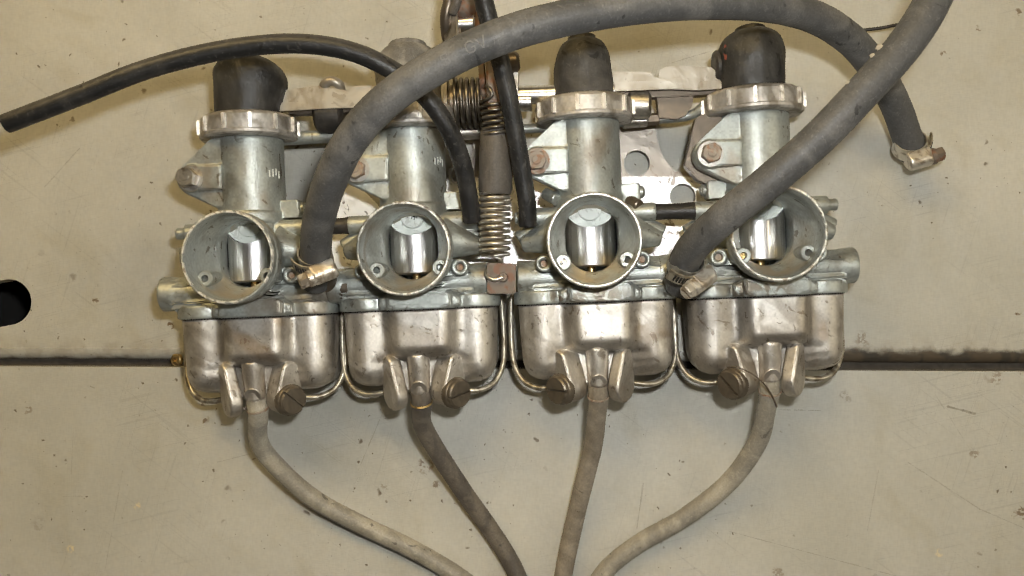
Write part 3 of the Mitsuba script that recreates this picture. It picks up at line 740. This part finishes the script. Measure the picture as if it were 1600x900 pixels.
# rusty tab that holds the spring
tb = slab(Polygon(pxpoly([(761, 413), (764, 411), (804, 412), (806, 414), (806, 456), (803, 459), (764, 459), (761, 456)], 58)), 55, 58, .5)
put('spring_tab', tb, 'm_rust_dark', 30, S3)
lab('spring_tab', 'rusty square steel tab joining the two centre fuel rails and holding the spring hook', 'bracket')
put('spring_tab__pin', rod(P(786, 433, 58), P(786, 433, 60), .0028, 20, .3), 'm_rust_dark', 30)

# ------------------------------------------------------------------ hoses
def hose(key, pts, r, mat, label, cat_='hose', group=None, bore=.62, wob=.02, n=10, sides=32, seed=0):
    c = spline([P(*q) for q in pts], n)
    k = put(key, tube(c, r, sides, bore, wob, seed), mat, 40)
    lab(k, label, cat_, group)
    return k, c
kA, cA = hose('large_hose', [(494, 440, 55), (493, 420, 65), (493, 395, 77), (498, 345, 96), (516, 283, 116), (552, 213, 130), (612, 150, 138), (700, 94, 141), (790, 54, 141), (880, 29, 138), (980, 12, 132), (1080, 4, 122), (1180, 6, 106),
     (1260, 22, 86), (1320, 55, 66), (1366, 105, 47), (1400, 166, 29), (1426, 241, 15)], .0083, 'm_hose', 'big dusty grey hose arching over the carburetors to a clamped end on the bench', seed=1)
kB, cB = hose('large_hose_001', [(1062, 444, 56), (1065, 428, 66), (1070, 408, 78), (1090, 378, 96), (1135, 337, 112), (1200, 285, 122), (1280, 215, 130), (1350, 142, 134), (1410, 75, 134), (1450, 15, 132), (1485, -60, 128)], .0083, 'm_hose',
     'big dark grey hose crossing the rightmost mouth and leaving at the top right corner', seed=2)
hose('vent_hose', [(10, 193, 108), (60, 174, 108), (130, 147, 107), (230, 108, 105), (340, 80, 103), (450, 68, 101), (540, 78, 98), (610, 108, 94), (662, 148, 88), (700, 200, 80), (722, 255, 70), (733, 310, 62), (737, 345, 57)], .0050, 'm_thin_hose',
     'thin black hose curving over the leftmost cap with its free end at the left edge', group='thin hoses', seed=3)
hose('vent_hose_001', [(748, -40, 92), (756, 0, 91), (766, 40, 89), (778, 80, 86), (790, 130, 80), (804, 200, 72), (816, 270, 64), (823, 315, 60), (825, 352, 56)], .0050, 'm_thin_hose',
     'thin black hose coming down from the top edge beside the spring', group='thin hoses', seed=4)
DL = ['pale grey drain hose below the leftmost carburetor', 'dark brown drain hose below the second carburetor from the left', 'tan drain hose below the third carburetor from the left', 'pale grey tan drain hose below the rightmost carburetor']
DP = [[(405, 690, 33), (432, 728, 24), (490, 779, 16), (565, 820, 11), (640, 856, 8), (700, 890, 7), (760, 930, 7), (900, 1010, 7)],
      [(660, 662, 38), (685, 708, 27), (727, 772, 16), (768, 830, 9), (800, 882, 7), (820, 930, 7), (850, 1010, 7)],
      [(932, 650, 40), (926, 700, 28), (908, 772, 16), (893, 835, 9), (880, 900, 7), (873, 950, 7), (865, 1010, 7)],
      [(1197, 640, 42), (1184, 690, 31), (1140, 752, 19), (1070, 808, 12), (1000, 848, 8), (950, 888, 7), (915, 940, 7), (880, 1010, 7)]]
for i in range(4):
    st = [W(i, .6, -77, 9.6), W(i, .6, -83, 8.5), W(i, .6, -88, 6.5)]
    c = spline(st + [P(*q) for q in DP[i]], 10)
    k = put('drain_hose', tube(c, np.interp(np.arange(len(c)), [0, 18, 26], [.0058, .0058, .0055]), 28, .62, .03, 10 + i), ['m_drain_pale', 'm_drain_dark', 'm_drain_tan', 'm_drain_pale'][i], 40)
    lab(k, DL[i], 'hose', 'drain hoses below the float bowls')
    # twisted wire tie round the hose end
    t, A, B = frames(c)
    j = 16
    a = np.linspace(0, 4.3 * np.pi, 70)
    lp = c[j] + .0061 * (np.cos(a)[:, None] * A[j] + np.sin(a)[:, None] * B[j]) + t[j] * (.0006 * a / 6)[:, None]
    put(f'{k}__wire_tie', tube(lp, .00035, 6), 'm_rust' if i != 1 else 'm_brass', True)
    s = -1 if i == 0 else 1
    if i in (0, 3):
        q = c[j] + np.array([s * .0062, 0, .001])
        tw = np.array([q + np.array([s * .0042 * u, -.0015 * u + .0006 * math.sin(u * 20), .0006 * math.cos(u * 20)]) for u in np.linspace(0, 1, 24)])
        put(f'{k}__wire_tie', tube(tw, .0006, 6), 'm_rust', True)
put('loose_wire', tube(spline([P(1136, 574, 60), P(1152, 574, 63), P(1175, 584, 64), P(1192, 598, 62), P(1206, 618, 56), P(1214, 636, 48)], 8), .0004, 6), 'm_darksteel', True)
lab('loose_wire', 'thin dark wire arching over the drain spout of the rightmost float bowl', 'wire')

# faint lettering printed on the big hose, bent round it
def on_hose(c, r, i0, txt, h, side):
    t, A, B = frames(c)
    m = meshkit.text_mesh(txt, h, .0002)
    v = m.vertices; w = v[:, 0].max()
    m = m.subdivide().subdivide(); v = m.vertices
    i = i0; tt = t[i] if t[i][0] > 0 else -t[i]
    view = EYE - c[i]; n = view - tt * (view @ tt); n /= np.linalg.norm(n)
    b = np.cross(n, tt)
    a = (v[:, 1] - h / 2) / r + side
    rr = r * 1.004 + .00005 + v[:, 2]
    seg = np.concatenate([[0], np.cumsum(np.linalg.norm(np.diff(c, axis=0), axis=1))])
    d = seg[i] + v[:, 0] * (1 if t[i][0] > 0 else -1)
    q = np.stack([np.interp(d, seg, c[:, k]) for k in range(3)], 1)
    m.vertices = q + n * (np.cos(a) * rr)[:, None] + b * (np.sin(a) * rr)[:, None]
    return m
_k = [int(np.argmin(np.linalg.norm(cA - P(x, y, 140), axis=1))) for x, y in ((690, 100), (732, 80))]
put('large_hose__lettering', cat(on_hose(cA, .0083, _k[0], 'S', .0055, .1), on_hose(cA, .0083, _k[1], 'GV', .0055, .1)), 'm_lettering', False)
labels['large_hose__lettering'] = {'label': 'faint worn letters on the hose'}
# dark pencil strokes on the second slide's disc
sk = [tube(np.array([[x0, y0, 8.55], [x1, y1, 8.55]]), .22, 6) for x0, y0, x1, y1 in ((-.5, 18.4, .6, 21), (.9, 17.6, 1.6, 20.8), (-.2, 20, 2.4, 19.2), (0.4, 21.4, 2.2, 21.2), (-3, 19.5, -2.2, 18.9), (1.4, 22, 2.8, 18.4))]
put(f'{CK[1]}__slide__pencil_mark', cat(*sk), 'm_dark', True, carb_matrix(1))

# short rubber connectors
def connector(key, a, b, r, label, group):
    a, b = np.asarray(a), np.asarray(b)
    c = a + (b - a) * np.linspace(0, 1, 24)[:, None]
    rr = r * np.interp(np.linspace(0, 1, 24), [0, .12, .2, .5, .8, .88, 1], [1.1, 1.1, 1, .95, 1, 1.1, 1.1])
    k = put(key, tube(c, rr, 24, .7, .03, 5), 'm_black', 40); lab(k, label, 'hose', group)
    return k
connector('link_tube', W(0, 34, 16.5, 6), W(1, -34, 16.5, 6), .0046, 'short black rubber tube joining the two left carburetors', 'black link tubes')
connector('link_tube', W(2, 27, 16.5, 6), W(3, -35, 16.5, 6), .0046, 'short black rubber tube joining the two right carburetors', 'black link tubes')
put('link_tube_001__brass_end', rod(W(3, -38, 16.5, 6), W(3, -33, 16.5, 6), .0042, 24, .1), 'm_brass', 30)

# fuel tee and clamps
def tee(i, x, tip):
    a, b = W(i, x, -18, 6), tip
    k = put('fuel_tee', cat(rod(a - [.011, 0, 0], a + [.011, 0, 0], .0086, 32, .1), rod(a, b, .0062, 28, .1)), 'm_darksteel', 30)
    return k
k = tee(0, 46.5, P(493, 420, 66)); lab(k, 'dark fuel tee between the two left carburetors under the grey hose clamp', 'fitting', 'fuel tees')
k = tee(2, 47.5, P(1067, 428, 66)); lab(k, 'dark fuel tee between the two right carburetors under the hose clamp', 'fitting', 'fuel tees')

def clamp(key, c, ax, n, r, label, flip=1, rusty=True, tail=True, slots=True):
    """A worm-drive hose clamp: c on the hose axis, ax along the hose, n towards the screw housing; built in mm."""
    M = basis(c, n, ax) @ S3            # local x: housing side, z: hose axis, y: round the hose
    k = key; i = 0
    th = np.linspace(0, 2 * np.pi, 64, endpoint=False)
    R = r * 1000
    rows = [np.stack([q * np.cos(th), q * np.sin(th), np.full(64, z)], 1) for q, z in ((R + .1, -4.5), (R + 1.0, -4.5), (R + 1.0, 4.5), (R + .1, 4.5), (R + .1, -4.5))]
    base = put(key, grid_mesh(rows), 'm_wire', 30, M)
    lab(base, label, 'hose clamp', 'worm drive hose clamps')
    hs = sbox(-4.0, -5.6, 4.0, 5.6).buffer(-1.2).buffer(1.2)
    a = m3.Manifold.batch_hull([man(rod((R + 4.4, -7, 0), (R + 4.4, 7, 0), 4.9, 40, .25)), man(trimesh.creation.box([1.5, 13.4, 10.8], trimesh.transformations.translation_matrix([R + 1.4, 0, 0])))])
    put(f'{base}__screw_housing', soften(a, .8, 5), 'm_clamp', 50, M)
    s = man(rod((R + 4.4, flip * 6.5, 0), (R + 4.4, flip * 14, 0), 4.3, 6, .12)) + man(rod((R + 4.4, flip * 6, 0), (R + 4.4, flip * 9.5, 0), 4.7, 32, .1))
    s = s - man(trimesh.creation.box([14, 3.6, 1.5], trimesh.transformations.translation_matrix([R + 4.4, flip * 13.6, 0])))
    put(f'{base}__screw', tm(s), 'm_rust_dark' if not rusty else 'm_clamp', 25, M)
    if tail:
        an = np.radians(np.linspace(8, 96, 24)); rr = R + 1.6 + 2.4 * np.linspace(0, 1, 24) ** 1.5
        q = np.stack([rr * np.cos(an), flip * rr * np.sin(an), 0 * an], 1)
        nn = np.stack([np.cos(an), flip * np.sin(an), 0 * an], 1) * .8
        rows = np.array([[p + [0, 0, -4.3], p + [0, 0, 4.3], p + d + [0, 0, 4.3], p + d + [0, 0, -4.3]] for p, d in zip(q, nn)])
        put(f'{base}__band_tail', grid_mesh(rows, True, True, True), 'm_bail', 25, M)
        for j in range(6):
            k_ = 8 + 2 * j
            e = trimesh.creation.box([.3, 1.0, 5.0]); e.apply_transform(basis(q[k_] + nn[k_] * 1.12, nn[k_], (0, 0, 1)))
            put(f'{base}__band_tail__slot', e, 'm_dark', False, M)
    return base
def tn(t, n): n = np.array(n, float); return np.cross(n / np.linalg.norm(n), np.array(t, float))
n3_ = (.22, -.80, .55)
clamp('hose_clamp', P(493, 401, 73), (.05, .60, .80), (.50, -.70, .52), .0083, 'tarnished hose clamp on the lower end of the big grey hose at left', flip=-1)
clamp('hose_clamp', P(1072, 411, 77), (.20, .50, .84), (.60, -.65, .25), .0083, 'tarnished hose clamp on the lower end of the hose beside the rightmost mouth', flip=-1)
clamp('hose_clamp', cA[-3], tn((.97, .14, .1), n3_), n3_, .0083, 'shiny hose clamp with a rusty screw on the free hose end at right', rusty=False)

# ------------------------------------------------------------------ small things on the bench
put('brass_fitting', tm(man(lathe([(3.4, 0), (3.7, .5), (3.7, 2.6), (3.2, 3.2), (.2, 3.2)], 'z', 40, True, True)) - m3.Manifold.extrude(m3.CrossSection([[(1.7 * math.cos(a), 1.7 * math.sin(a)) for a in np.arange(6) * np.pi / 3]]), 5).translate([0, 0, 1.2])), 'm_brass', 30,
    basis(P(279, 562, 8), (1, 0, 0), (-.3, .1, 1)) @ S3)
lab('brass_fitting', 'small brass fitting with a hexagon socket beside the leftmost float bowl at the groove', 'fitting')
put('cable_end', tube(spline([P(1290, 60, 2), P(1345, 48, 10), P(1375, 44, 12), P(1412, 37, 13), P(1450, 32, 10)], 8), .0010, 8), 'm_black', True)
lab('cable_end', 'thin black cable behind the crossing of the two big hoses', 'cable')
_tB = np.gradient(cB, axis=0)
for (x, y), sz, txt in (((1392, 98), 1.7, 'larger pale crumb stuck to the big hose just above the hose crossing'), ((1382, 109), 1.2, 'smaller pale crumb stuck to the big hose just below the larger one'), ((1345, 148), 1.0, 'pale crumb stuck to the big hose below the hose crossing')):
    i = int(np.argmin(np.linalg.norm(cB - P(x, y, 134), axis=1)))
    t = _tB[i] / np.linalg.norm(_tB[i]); sd = np.cross([0, 0, 1], t); sd = sd if sd[0] < 0 else -sd
    sd = sd / np.linalg.norm(sd) + [0, 0, .25]; sd /= np.linalg.norm(sd)
    m = trimesh.creation.icosphere(3, 1.0); m.vertices *= 1 + .9 * (meshkit.fbm(m.vertices * 1.9 + sz, 3, 3)[:, None] - .5); m.vertices *= [sz, sz * .8, sz * .6]
    m.vertices = m.vertices * MM + cB[i] + sd * .0086
    lab(put('crumb', m, 'm_crumb', True), txt, 'crumb', 'crumbs on the big hose')

print(len(scene), sum(len(meshkit.WRITTEN[d['filename']][1]) for d in scene.values() if d.get('type') == 'ply'))
